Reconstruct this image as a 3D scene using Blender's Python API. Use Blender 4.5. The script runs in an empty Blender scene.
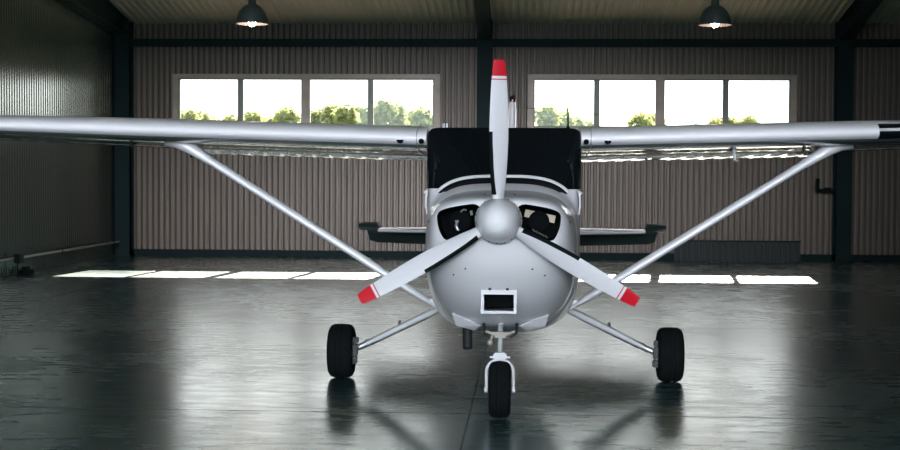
import bpy, bmesh, math, random
from mathutils import Vector, Matrix
rnd = random.Random(7)
sc = bpy.context.scene
C = sc.collection
PI = math.pi

# ------------------------------------------------------------------ materials
def mat(name, col, rough=.5, metal=0., spec=.5, coat=0., emit=None, estr=0.):
    m = bpy.data.materials.new(name); m.use_nodes = True
    b = m.node_tree.nodes['Principled BSDF']
    b.inputs['Base Color'].default_value = (*col, 1)
    b.inputs['Roughness'].default_value = rough
    b.inputs['Metallic'].default_value = metal
    b.inputs['Specular IOR Level'].default_value = spec
    b.inputs['Coat Weight'].default_value = coat
    b.inputs['Coat Roughness'].default_value = .12
    if emit:
        b.inputs['Emission Color'].default_value = (*emit, 1)
        b.inputs['Emission Strength'].default_value = estr
    return m

def noisy(m, scale, c0, c1, stretch=(1, 1, 1), rough=None, bump=0., detail=5., bdist=.02):
    """vary base colour (and roughness, bump) of a material with object-space noise"""
    nt = m.node_tree; N = nt.nodes; L = nt.links; b = N['Principled BSDF']
    tc = N.new('ShaderNodeTexCoord'); mp = N.new('ShaderNodeMapping'); mp.inputs['Scale'].default_value = stretch
    L.new(tc.outputs['Object'], mp.inputs['Vector'])
    n = N.new('ShaderNodeTexNoise'); n.inputs['Scale'].default_value = scale; n.inputs['Detail'].default_value = detail
    L.new(mp.outputs['Vector'], n.inputs['Vector'])
    r = N.new('ShaderNodeValToRGB'); r.color_ramp.elements[0].position = .3; r.color_ramp.elements[1].position = .7
    r.color_ramp.elements[0].color = (*c0, 1); r.color_ramp.elements[1].color = (*c1, 1)
    L.new(n.outputs['Fac'], r.inputs['Fac']); L.new(r.outputs['Color'], b.inputs['Base Color'])
    if rough:
        q = N.new('ShaderNodeMapRange'); q.inputs['From Min'].default_value = .3; q.inputs['From Max'].default_value = .7
        q.inputs['To Min'].default_value = rough[0]; q.inputs['To Max'].default_value = rough[1]
        L.new(n.outputs['Fac'], q.inputs['Value']); L.new(q.outputs['Result'], b.inputs['Roughness'])
    if bump:
        bp = N.new('ShaderNodeBump'); bp.inputs['Strength'].default_value = bump; bp.inputs['Distance'].default_value = bdist
        L.new(n.outputs['Fac'], bp.inputs['Height']); L.new(bp.outputs['Normal'], b.inputs['Normal'])
    return m

M = {}
M['control'] = mat('dark_green_control', (.03, .05, .05), .4)  # one even dark green tone, used on the elevators alone
M['white'] = noisy(mat('white_paint', (.78, .78, .82), .26, coat=.4), 3., (.76, .76, .80), (.80, .80, .84))
M['wing'] = noisy(mat('wing_paint', (.78, .78, .82), .22, spec=.25), 2.2, (.76, .76, .80), (.80, .80, .84), bump=.12, bdist=.01)
M['wing_under_shade'] = noisy(mat('wing_underside_shade', (.21, .25, .255), .07, spec=.2), 2.2, (.20, .24, .245), (.22, .26, .265), bump=.10, bdist=.01)  # wing paint darkened on the lower faces, holds the shade under the wing
M['prop'] = mat('propeller_paint', (.60, .595, .635), .45, spec=.3)
M['red'] = mat('red_tip_paint', (.50, .006, .018), .5, spec=.15)
M['boot'] = mat('black_rubber_boot', (.003, .005, .006), .6, spec=.05)
M['tire'] = noisy(mat('tire_rubber', (.008, .009, .010), .9, spec=.08), 30, (.0035, .0045, .005), (.006, .0075, .008))
M['black'] = mat('black_paint', (.004, .006, .007), .7, spec=.1)
M['glass_dark'] = mat('dark_windscreen', (.004, .006, .008), .06, spec=.35)
M['lining'] = mat('dark_lining', (.004, .005, .006), .9, spec=.05)
M['steel'] = mat('brushed_steel', (.40, .41, .42), .4, metal=.8)
M['leg'] = mat('grey_leg_paint', (.42, .44, .46), .4)
M['chrome'] = mat('chrome', (.80, .82, .88), .12, metal=1.)
M['brass'] = mat('yellowed_cadmium', (.30, .28, .24), .5)
M['fin_metal'] = mat('cylinder_metal', (.75, .76, .78), .3, metal=.9)
M['tan'] = mat('tan_baffle', (.45, .38, .28), .5)
M['dark_metal'] = mat('dark_metal', (.012, .013, .015), .5, spec=.3)
M['beacon'] = mat('beacon_dark', (.02, .005, .006), .2)
M['frame_steel'] = noisy(mat('dark_green_steel', (.004, .016, .018), .6, spec=.15), 2, (.0035, .015, .017), (.005, .018, .020))
M['cladding'] = noisy(mat('wall_cladding', (.19, .152, .125), .45, spec=.4), .6, (.175, .140, .115), (.205, .165, .135), stretch=(1, 1, .3))
M['gable'] = noisy(mat('gable_cladding', (.22, .255, .24), .2, metal=.85), .6, (.205, .24, .225), (.235, .27, .255), stretch=(1, 1, .3))
M['roof'] = noisy(mat('roof_cladding', (.70, .53, .40), .5), .5, (.67, .505, .38), (.73, .555, .42), stretch=(1, .2, 1))
M['flashing'] = noisy(mat('brown_flashing', (.40, .315, .26), .45), 4, (.34, .265, .215), (.46, .365, .305), stretch=(.3, 1, 1))
M['win_frame'] = mat('grey_green_frame', (.24, .255, .205), .5)
M['dark_base'] = mat('dark_plinth', (.006, .016, .018), .7, spec=.15)
M['pipe'] = mat('grey_pipe', (.42, .38, .34), .4)
M['lamp_shade'] = mat('lamp_shade_metal', (.06, .08, .08), .4, metal=.3)
M['lamp_in'] = mat('lamp_reflector', (.06, .05, .045), .5)
M['bulb'] = mat('lamp_bulb', (.9, .85, .8), .3, emit=(1., .80, .66), estr=130.)
M['bulb_dim'] = mat('weak_lamp_bulb', (.9, .85, .8), .3, emit=(1., .78, .64), estr=80.)  # bulb weakened to darken the right half of the wall
M['sheet'] = mat('dull_sheeting', (.045, .055, .055), .6, spec=.2)
M['concrete'] = noisy(mat('apron_asphalt', (.05, .05, .05), .9, spec=.1), .4, (.045, .045, .045), (.06, .06, .06))
M['grass'] = noisy(mat('meadow', (.16, .2, .07), .9), .3, (.13, .17, .05), (.2, .24, .1))
M['bark'] = mat('bark', (.12, .09, .06), .9)

def leaf_mat(name, c):
    m = bpy.data.materials.new(name); m.use_nodes = True
    nt = m.node_tree; N = nt.nodes; L = nt.links; N.clear()
    o = N.new('ShaderNodeOutputMaterial'); d = N.new('ShaderNodeBsdfDiffuse'); t = N.new('ShaderNodeBsdfTranslucent'); a = N.new('ShaderNodeMixShader')
    d.inputs['Color'].default_value = (*c, 1); t.inputs['Color'].default_value = (c[0]*1.1, c[1]*1.1, c[2]*.8, 1); a.inputs['Fac'].default_value = .45
    L.new(d.outputs[0], a.inputs[1]); L.new(t.outputs[0], a.inputs[2]); L.new(a.outputs[0], o.inputs['Surface'])
    return m
M['leaf'] = leaf_mat('leaf_green', (.20, .215, .12))
M['leaf_grey'] = leaf_mat('leaf_grey_green', (.27, .30, .27))

def glass_mat():
    m = bpy.data.materials.new('window_glass'); m.use_nodes = True
    nt = m.node_tree; N = nt.nodes; L = nt.links; N.clear()
    o = N.new('ShaderNodeOutputMaterial'); t = N.new('ShaderNodeBsdfTransparent'); g = N.new('ShaderNodeBsdfGlossy'); a = N.new('ShaderNodeMixShader')
    f = N.new('ShaderNodeFresnel'); f.inputs['IOR'].default_value = 1.45
    t.inputs['Color'].default_value = (.97, .98, .97, 1); g.inputs['Roughness'].default_value = .02
    L.new(f.outputs[0], a.inputs['Fac']); L.new(t.outputs[0], a.inputs[1]); L.new(g.outputs[0], a.inputs[2]); L.new(a.outputs[0], o.inputs['Surface'])
    return m
M['glass'] = glass_mat()

def floor_mat():
    m = bpy.data.materials.new('polished_concrete'); m.use_nodes = True
    nt = m.node_tree; N = nt.nodes; L = nt.links; b = N['Principled BSDF']
    tc = N.new('ShaderNodeTexCoord')
    def noise(scale, st, det=6.):
        mp = N.new('ShaderNodeMapping'); mp.inputs['Scale'].default_value = st
        n = N.new('ShaderNodeTexNoise'); n.inputs['Scale'].default_value = scale; n.inputs['Detail'].default_value = det
        L.new(tc.outputs['Object'], mp.inputs['Vector']); L.new(mp.outputs['Vector'], n.inputs['Vector']); return n.outputs['Fac']
    def rng(v, a, c, x0=.3, x1=.7):
        q = N.new('ShaderNodeMapRange'); q.inputs['From Min'].default_value = x0; q.inputs['From Max'].default_value = x1
        q.inputs['To Min'].default_value = a; q.inputs['To Max'].default_value = c; L.new(v, q.inputs['Value']); return q.outputs['Result']
    def math_(op, u, v=None):
        q = N.new('ShaderNodeMath'); q.operation = op
        for i, w in enumerate((u, v)):
            if w is None: continue
            if isinstance(w, (int, float)): q.inputs[i].default_value = w
            else: L.new(w, q.inputs[i])
        return q.outputs[0]
    big = noise(.55, (1, .8, 1)); fine = noise(5., (.6, 1.6, 1), 8.); speck = noise(26., (1, 1, 1), 3.)
    mixv = math_('ADD', math_('MULTIPLY', big, .55), math_('MULTIPLY', fine, .45))
    r = N.new('ShaderNodeValToRGB'); e = r.color_ramp.elements
    e[0].position = .36; e[0].color = (.016, .052, .060, 1); e[1].position = .66; e[1].color = (.034, .082, .091, 1)
    L.new(mixv, r.inputs['Fac'])
    # saw-cut joints: thin dark lines across and along the slab
    sp = N.new('ShaderNodeSeparateXYZ'); L.new(tc.outputs['Object'], sp.inputs[0])
    def joint(v, off, period, w):
        t = math_('PINGPONG', math_('ADD', v, off), period / 2); return math_('LESS_THAN', t, w)
    j = math_('MAXIMUM', joint(sp.outputs['X'], .21, 6.0, .006), joint(sp.outputs['Y'], 1.72, 6.0, .010))
    mx = N.new('ShaderNodeMix'); mx.data_type = 'RGBA'; L.new(j, mx.inputs['Factor']); L.new(r.outputs['Color'], mx.inputs['A'])
    mx.inputs['B'].default_value = (.015, .02, .02, 1); L.new(mx.outputs['Result'], b.inputs['Base Color'])
    ro = math_('ADD', rng(mixv, .19, .33, .36, .66), math_('MULTIPLY', j, .4)); L.new(ro, b.inputs['Roughness']); b.inputs['Coat Weight'].default_value = 1.; b.inputs['Coat Tint'].default_value = (.9, 1, 1, 1); L.new(ro, b.inputs['Coat Roughness'])
    b.inputs['Specular IOR Level'].default_value = 1.0; b.inputs['Specular Tint'].default_value = (.80, .97, 1, 1)
    h = math_('ADD', math_('MULTIPLY', fine, .7), math_('MULTIPLY', speck, .12))
    bp = N.new('ShaderNodeBump'); bp.inputs['Strength'].default_value = .11; bp.inputs['Distance'].default_value = .010
    L.new(h, bp.inputs['Height']); L.new(bp.outputs['Normal'], b.inputs['Normal']); L.new(bp.outputs['Normal'], b.inputs['Coat Normal'])
    return m
M['floor'] = floor_mat()

# ------------------------------------------------------------------ helpers
def obj(name, bm, mats, parent=None, angle=38, smooth=True):
    if isinstance(mats, str): mats = [mats]
    bmesh.ops.recalc_face_normals(bm, faces=bm.faces[:])
    me = bpy.data.meshes.new(name); bm.to_mesh(me); bm.free()
    for m in mats: me.materials.append(M[m])
    if smooth and len(me.polygons):
        me.polygons.foreach_set('use_smooth', [True] * len(me.polygons)); me.set_sharp_from_angle(angle=math.radians(angle))
    o = bpy.data.objects.new(name, me); C.objects.link(o)
    if parent: o.parent = parent
    return o
def empty(name, loc=(0, 0, 0)):
    o = bpy.data.objects.new(name, None); C.objects.link(o); o.location = loc; o.empty_display_size = .3; return o
def tag(o, label, cat, group=None, kind=None):
    o['label'] = label; o['category'] = cat
    if group: o['group'] = group
    if kind: o['kind'] = kind
    return o
def struct(name, bm, mats, parent=None, label=None, cat=None, **k):
    o = obj(name, bm, mats, parent, **k)
    if parent is None:
        o['kind'] = 'structure'
        if label: o['label'] = label; o['category'] = cat
    return o
def loft(bm, rings, cap0=True, cap1=True, closed=True, mi=0, mis=None):
    vs = [[bm.verts.new(p) for p in r] for r in rings]; n = len(rings[0])
    for i in range(len(vs) - 1):
        for j in range(n if closed else n - 1):
            f = bm.faces.new((vs[i][j], vs[i][(j+1) % n], vs[i+1][(j+1) % n], vs[i+1][j])); f.material_index = mis[i] if mis else mi
    if closed and cap0: bm.faces.new(vs[0][::-1]).material_index = mis[0] if mis else mi
    if closed and cap1: bm.faces.new(vs[-1]).material_index = mis[-1] if mis else mi
    return vs
def box(bm, x0, x1, y0, y1, z0, z1, mi=0, bev=0.):
    r = bmesh.ops.create_cube(bm, size=1)
    for v in r['verts']: v.co = Vector(((x0+x1)/2 + v.co.x*(x1-x0), (y0+y1)/2 + v.co.y*(y1-y0), (z0+z1)/2 + v.co.z*(z1-z0)))
    fs = {f for v in r['verts'] for f in v.link_faces}
    for f in fs: f.material_index = mi
    if bev:
        bmesh.ops.bevel(bm, geom=list({e for v in r['verts'] for e in v.link_edges}), offset=bev, segments=2, affect='EDGES', material=mi)
def tube(bm, pts, rad, n=12, mi=0, flat=1., cap=True):
    pts = [Vector(p) for p in pts]; rings = []
    rad = rad if isinstance(rad, (list, tuple)) else [rad] * len(pts)
    ref = None
    for i, p in enumerate(pts):
        d = (pts[min(i+1, len(pts)-1)] - pts[max(i-1, 0)]).normalized()
        if ref is None: ref = Vector((0, 1, 0)) if abs(d.y) < .9 else Vector((1, 0, 0))
        a = (ref - d * ref.dot(d)).normalized(); b = d.cross(a); ref = a
        rings.append([p + a * (math.cos(t) * rad[i]) + b * (math.sin(t) * rad[i] * flat) for t in (2*PI*k/n for k in range(n))])
    loft(bm, rings, cap, cap, mi=mi)
def lathe(bm, prof, origin=(0, 0, 0), axis='z', n=32, mi=0, cap0=True, cap1=True, mis=None):
    """prof: (radius, height) pairs turned about an axis through origin"""
    o = Vector(origin); rings = []
    for r, h in prof:
        ring = []
        for k in range(n):
            c, s = math.cos(2*PI*k/n) * max(r, 1e-4), math.sin(2*PI*k/n) * max(r, 1e-4)
            ring.append(o + (Vector((c, s, h)) if axis == 'z' else Vector((c, h, s)) if axis == 'y' else Vector((h, c, s))))
        rings.append(ring)
    loft(bm, rings, cap0, cap1, mi=mi, mis=mis)
def prism(bm, poly, y0, y1, mi=0):
    """polygon of (x, z) pushed along y"""
    loft(bm, [[(x, y0, z) for x, z in poly], [(x, y1, z) for x, z in poly]], mi=mi)
def interp(tab, y):
    if y <= tab[0][0]: return tab[0][1:]
    for a, b in zip(tab, tab[1:]):
        if y <= b[0]:
            t = (y - a[0]) / (b[0] - a[0]); return tuple(u + (v-u)*t for u, v in zip(a[1:], b[1:]))
    return tab[-1][1:]
def sgnpow(v, e): return math.copysign(abs(v) ** e, v)
def sect(p, t, off=0.):
    a, zt, zb, zc, nt, nb = p
    n = nt if math.sin(t) >= 0 else nb
    h = (zt - zc) if math.sin(t) >= 0 else (zc - zb)
    return (a + off) * sgnpow(math.cos(t), 2/n), zc + (h + off) * sgnpow(math.sin(t), 2/n)
def smooth_tab(tab, ys):
    """monotone resampling of a section table with smooth (cosine free) Catmull-Rom"""
    out = []
    for y in ys:
        i = max(0, min(len(tab)-2, next((k for k in range(len(tab)-1) if y <= tab[k+1][0]), len(tab)-2)))
        p1, p2 = tab[i], tab[i+1]; p0 = tab[max(i-1, 0)]; p3 = tab[min(i+2, len(tab)-1)]
        h = p2[0]-p1[0]; t = (y-p1[0])/h; r = []
        for k in range(1, len(p1)):
            m1 = (p2[k]-p0[k])/(p2[0]-p0[0]) * h; m2 = (p3[k]-p1[k])/(p3[0]-p1[0]) * h
            d = p2[k]-p1[k]
            if d == 0: m1 = m2 = 0
            else:
                m1 = d*max(0, min(3, m1/d)); m2 = d*max(0, min(3, m2/d))
            r.append((2*t**3-3*t*t+1)*p1[k] + (t**3-2*t*t+t)*m1 + (-2*t**3+3*t*t)*p2[k] + (t**3-t*t)*m2)
        out.append(tuple(r))
    return out
def carve(o, cutters):
    """subtract closed cutter meshes from an object and keep only the result"""
    for c in cutters:
        md = o.modifiers.new('cut', 'BOOLEAN'); md.operation = 'DIFFERENCE'; md.object = c; md.solver = 'EXACT'
        md.material_mode = 'TRANSFER'
    dg = bpy.context.evaluated_depsgraph_get(); me = bpy.data.meshes.new_from_object(o.evaluated_get(dg))
    o.modifiers.clear(); o.data = me
    for c in cutters: bpy.data.objects.remove(c)
    me.polygons.foreach_set('use_smooth', [True] * len(me.polygons)); me.set_sharp_from_angle(angle=math.radians(38))

# ================================================================== AIRPLANE
plane = empty('airplane', (0, 0, 0))
tag(plane, 'white high-wing propeller airplane with red-tipped blades standing on the hangar floor', 'airplane')

# ---- cowling
COWL = [(-2.475, .300, 1.475, 1.270, 1.375, 2.6, 2.4), (-2.462, .345, 1.497, 1.228, 1.372, 2.7, 2.4), (-2.43, .392, 1.515, 1.165, 1.36, 2.8, 2.4),
        (-2.36, .435, 1.530, 1.065, 1.33, 3.0, 2.4), (-2.24, .467, 1.538, .950, 1.28, 3.2, 2.45), (-2.05, .497, 1.543, .815, 1.20, 3.4, 2.5),
        (-1.80, .520, 1.545, .685, 1.13, 3.6, 2.55), (-1.55, .533, 1.548, .590, 1.08, 3.6, 2.55), (-1.25, .543, 1.560, .555, 1.08, 3.5, 2.6)]
cy_ = [-2.475, -2.47, -2.462, -2.45, -2.43, -2.40, -2.36, -2.30, -2.24, -2.15, -2.05, -1.93, -1.80, -1.68, -1.55, -1.40, -1.25]
bm = bmesh.new(); NS = 96
loft(bm, [[(x, y, z) for x, z in (sect(p, 2*PI*k/NS + .001) for k in range(NS))] for y, p in zip(cy_, smooth_tab(COWL, cy_))])
cowl = obj('cowling', bm, ['white', 'lining'], plane)
def smooth_poly(pts, it=2):
    for _ in range(it):
        q = []
        for a, b in zip(pts, pts[1:] + pts[:1]):
            q += [(.75*a[0]+.25*b[0], .75*a[1]+.25*b[1]), (.25*a[0]+.75*b[0], .25*a[1]+.75*b[1])]
        pts = q
    return pts
inl = smooth_poly([(.400, 1.425), (.345, 1.452), (.250, 1.472), (.125, 1.488), (.115, 1.400), (.120, 1.325), (.240, 1.290), (.345, 1.232), (.385, 1.300), (.402, 1.370)])
cut = []
for s in (-1, 1):
    b = bmesh.new(); prism(b, [(s*x, z) for x, z in inl], -2.7, -2.05, 0); cut.append(obj('cutter', b, 'lining'))
b = bmesh.new(); box(b, -.101, .098, -2.6, -1.86, .766, .876); cut.append(obj('cutter', b, 'lining'))
carve(cowl, cut)
# inlet lips
for s in (-1, 1):
    b = bmesh.new()
    for k, (r, l) in enumerate(((.075, 0), (.082, .01), (.075, .02), (.082, .03), (.075, .04), (.082, .05), (.075, .06), (.082, .07), (.075, .08))): pass
    prof = []
    for k in range(9): prof += [(.052, k*.016), (.070, k*.016+.003), (.070, k*.016+.007), (.052, k*.016+.010)]
    lathe(b, prof, (s*.26, -2.22, 1.365), 'y', 20)
    obj('engine_cylinder', b, 'lining', cowl)
    b = bmesh.new()
    if s < 0:
        tube(b, [(-.275, -2.30, 1.36), (-.282, -2.31, 1.335), (-.272, -2.32, 1.312), (-.262, -2.32, 1.305)], [.008, .012, .010, .006], 10)
        obj('ignition_lead', b, 'fin_metal', cowl)
        for pts, rr in (([(-.288, -2.31, 1.362), (-.265, -2.31, 1.366)], .008), ([(-.255, -2.30, 1.425), (-.235, -2.30, 1.442), (-.215, -2.30, 1.438)], .006), ([(-.185, -2.30, 1.435), (-.18, -2.30, 1.405)], .009)):
            b = bmesh.new(); tube(b, pts, rr, 8); obj('ignition_lead', b, 'fin_metal', cowl)
    else:
        box(b, .165, .37, -2.20, -2.18, 1.375, 1.425)
        bmesh.ops.rotate(b, verts=b.verts[:], cent=(.26, -2.2, 1.4), matrix=Matrix.Rotation(math.radians(12), 3, 'Y'))
        obj('baffle', b, 'tan', cowl)
        for k in range(5):
            b = bmesh.new(); tube(b, [(.22+.02*k, -2.30, 1.315-.010*k), (.235+.02*k, -2.31, 1.300-.010*k)], .005, 8); obj('ignition_lead', b, 'steel', cowl)
# chin landing light: frame follows the sloping chin
def chin_y(z):
    tab = smooth_tab(COWL, [-2.3 + .01*k for k in range(60)])
    for k, p in enumerate(tab):
        if p[2] <= z: return -2.3 + .01*k
    return -1.7
b = bmesh.new()
def chin_pt(x, z, off): return Vector((x, chin_y(z) - off + .10*(x*x)/.04*.1, z))
ring_o = [(-.122, .748), (.116, .748), (.119, .904), (-.120, .904)]; ring_i = [(-.101, .766), (.098, .766), (.098, .876), (-.101, .876)]
FY = chin_y(.904) - .012
vo = [b.verts.new((x, FY, z)) for x, z in ring_o]; vi = [b.verts.new((x, FY, z)) for x, z in ring_i]
wo = [b.verts.new(chin_pt(x, z, -.03)) for x, z in ring_o]; wi = [b.verts.new(chin_pt(x, z, -.03)) for x, z in ring_i]
for k in range(4):
    l = (k+1) % 4
    b.faces.new((vo[k], vo[l], vi[l], vi[k])); b.faces.new((vo[k], wo[k], wo[l], vo[l])); b.faces.new((vi[k], vi[l], wi[l], wi[k])); b.faces.new((wo[k], wi[k], wi[l], wo[l]))
obj('landing_light_frame', b, 'prop', cowl)
b = bmesh.new(); box(b, -.100, .097, -1.90, -1.885, .767, .875); obj('landing_light_lens', b, 'lining', cowl)
for x in (-.062, .055):
    b = bmesh.new(); y = chin_y(.912); lathe(b, [(.0, -.012), (.010, -.010), (.012, 0)], (x, y, .914), 'y', 12)
    obj('screw', b, 'dark_metal', cowl)
# cowl flaps flare out below the belly
for s in (-1, 1):
    b = bmesh.new(); q = [(.336, .672), (.314, .604), (.188, .572), (.135, .594)]
    f = [Vector((s*x, -1.60 - (.10 if i in (0, 3) else 0), z + (.02 if i in (0, 3) else 0))) for i, (x, z) in enumerate(q)]
    loft(b, [[v for v in f], [v + Vector((0, .02, .006)) for v in f]]); obj('cowl_flap', b, 'white', cowl, smooth=False)
for s in (-1, 1):
    for (x, z, y) in ((.10, 1.535, -2.2), (.47, 1.16, -1.95), (.44, 1.36, -2.2), (.22, 1.18, -2.33), (.30, 1.10, -2.25)):
        p = smooth_tab(COWL, [y])[0]
        t = math.atan2(z - p[3], x); best = min((abs(sect(p, u)[0]-x) + abs(sect(p, u)[1]-z), u) for u in [k*PI/2/300 - PI/4*0 for k in range(-300, 301)])
        sx, sz = sect(p, best[1]); b = bmesh.new(); bmesh.ops.create_icosphere(b, subdivisions=1, radius=.007, matrix=Matrix.Translation((s*sx, y, sz)))
        obj('fastener', b, 'dark_metal', cowl)
# exhaust
b = bmesh.new(); ex = [(-.236, -1.50, .68), (-.236, -1.53, .60), (-.234, -1.57, .52), (-.231, -1.60, .445)]
tube(b, ex, [.036, .036, .035, .034], 20, cap=False); tube(b, ex[::-1], [.028]*4, 20, cap=False)
lathe(b, [(.026, 0), (.0, .002)], (-.233, -1.585, .50), 'z', 16)
obj('exhaust_pipe', b, 'dark_metal', plane)

# ---- fuselage
FUS = [(-1.30, .535, 1.545, .575, 1.10, 3.4, 2.7), (-1.22, .553, 1.572, .545, 1.10, 3.4, 2.8), (-1.04, .566, 1.628, .51, 1.12, 3.2, 3.0), (-.98, .570, 1.66, .50, 1.13, 3.4, 3.1),
       (-.78, .580, 1.85, .475, 1.17, 7.0, 3.3), (-.57, .592, 2.030, .462, 1.20, 20., 3.5), (-.3, .592, 2.034, .46, 1.20, 20., 3.5), (.9, .575, 2.03, .48, 1.20, 7.0, 3.5),
       (1.35, .540, 1.98, .53, 1.20, 5.0, 3.3), (2.1, .450, 1.74, .63, 1.16, 3.2, 2.8), (3.2, .31, 1.50, .76, 1.12, 2.4, 2.4), (4.4, .18, 1.34, .88, 1.1, 2.1, 2.1), (5.55, .05, 1.22, 1.00, 1.1, 2, 2)]
fy = [-1.30, -1.22, -1.13, -1.04, -.98] + [-.98 + .041*k for k in range(1, 11)] + [-.45, -.3, 0, .3, .6, .9, 1.1, 1.35, 1.6, 1.85, 2.1, 2.5, 2.9, 3.2, 3.6, 4.0, 4.4, 4.8, 5.2, 5.55]
bm = bmesh.new(); NF = 112
loft(bm, [[(x, y, z) for x, z in (sect(interp(FUS, y), 2*PI*k/NF + .001) for k in range(NF))] for y in fy])
fus = obj('fuselage', bm, 'white', plane)
def patch(y_list, zlow, off, over_top, s=1, zhigh=None, n=40):
    """a panel that follows the fuselage skin 'off' outside it"""
    rings = []
    for y in y_list:
        p = interp(FUS, y); a, zt, zb, zc, nt, nb = p
        zl = zlow(y) if callable(zlow) else zlow
        t0 = math.asin(min(1, max(0, (zl - zc) / (zt - zc))) ** (nt/2))
        if over_top: ts = [t0 + (PI - 2*t0) * k/n for k in range(n+1)]
        else:
            zh = zhigh(y) if callable(zhigh) else zhigh
            t1 = math.asin(min(1, (zh - zc) / (zt - zc)) ** (nt/2)); ts = [t0 + (t1-t0) * k/n for k in range(n+1)]
        rings.append([(s*x, y, z) for x, z in (sect(p, t, off) for t in ts)])
    b = bmesh.new(); loft(b, rings, closed=False); return b
wsy = [-.985 + .0207*k for k in range(21)]
b = patch(wsy, lambda y: min(1.562, interp(FUS, y)[1]-.012), .007, True, n=72)
obj('windshield', b, 'glass_dark', plane)
# bright retaining strip round the windshield base
p = interp(FUS, -.99); t0 = math.asin(max(0, (1.535 - p[3])/(p[1]-p[3])) ** (p[4]/2))
b = bmesh.new(); pts = [(x, -.99, z) for x, z in (sect(p, t0 + (PI-2*t0)*k/60, .004) for k in range(61))]
tube(b, pts, .016, 10); obj('windshield_strip', b, 'prop', fus)
b = patch([-1.115 + .013*k for k in range(10)], lambda y: 1.53 if y > -1.05 else 1.54, .004, True, n=72); obj('deck_reflection', b, 'boot', fus)  # dark strip added for the deck's reflection of the windshield
for s in (-1, 1):
    b = patch([-.42 + .07*k for k in range(12)], lambda y: 1.50, .006, False, s, 1.93); obj('side_window', b, 'glass_dark', plane)
    b = patch([.5 + .07*k for k in range(10)], lambda y: 1.50, .006, False, s, lambda y: 1.93 - max(0, y-.9)*.25); obj('side_window', b, 'glass_dark', plane)
    # door post hinge shining beside the windshield
    b = bmesh.new(); tube(b, [(s*.566, -1.0, 1.545), (s*.574, -1.0, 1.50), (s*.574, -1.0, 1.44), (s*.564, -1.02, 1.375)], [.010, .009, .009, .006], 10)
    tube(b, [(s*.555, -1.01, 1.555), (s*.585, -1.0, 1.535)], .011, 10)
    obj('windshield_hinge', b, 'prop', fus)
    # strut foot lug
    b = bmesh.new(); box(b, min(s*.47, s*.60), max(s*.47, s*.60), -.37, -.31, .655, .685, bev=.008); obj('strut_lug', b, 'white', fus)
# inner panel lines and belly
b = bmesh.new(); tube(b, [(.0, .75, 2.03), (.0, .80, 2.10), (0, .82, 2.16)], [.012, .006, .004], 8)
obj('antenna', b, 'white', plane)

# ---- wings
def airfoil(n=26, t=.12, m=.022, pp=.4, x1=1.):
    up, lo = [], []
    for k in range(n+1):
        x = x1 * (1 - math.cos(PI*k/n)) / 2 if x1 > .99 else x1 * (1 - math.cos(PI*.5*k/n)) / 1.0
        yt = 5*t*(.2969*math.sqrt(x) - .126*x - .3516*x*x + .2843*x**3 - .1036*x**4)
        yc = m/pp**2*(2*pp*x - x*x) if x < pp else m/(1-pp)**2*((1-2*pp) + 2*pp*x - x*x)
        up.append((x, yc+yt)); lo.append((x, yc-yt))
    return up, lo
def le(x): return 1.947 + .028*(x - .57)
def chord(x): return 1.62 if x < 2.75 else 1.62 - (x-2.75)/2.7*.5
def wing_pt(s, x, u, v, drop=0, uh=.7):
    c = chord(x); inc = math.radians(4.2)
    yy, zz = u*c, v*c
    if drop and u > uh:
        h = (uh*c, -.01*c); dy, dz = yy-h[0], zz-h[1]; a = -drop
        yy, zz = h[0] + dy*math.cos(a) - dz*math.sin(a), h[1] + dy*math.sin(a) + dz*math.cos(a)
    ly = -.83 + (0 if x < 2.75 else (x-2.75)*.03)
    return (s*x, ly + yy*math.cos(inc) + zz*math.sin(inc), le(x) + zz*math.cos(inc) - yy*math.sin(inc))
up, lo = airfoil(30)
fore = [q for q in up[::-1] if q[0] <= .72] + [q for q in lo[1:] if q[0] <= .72]
xs_full = [.585, .61, .9, 1.3, 1.7, 2.1, 2.5, 2.75, 3.1, 3.6, 4.1, 4.6, 5.0, 5.25, 5.36, 5.42]
def tipf(x): return 1 if x <= 5.25 else math.sqrt(max(.02, 1 - ((x-5.25)/.175)**2))
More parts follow.
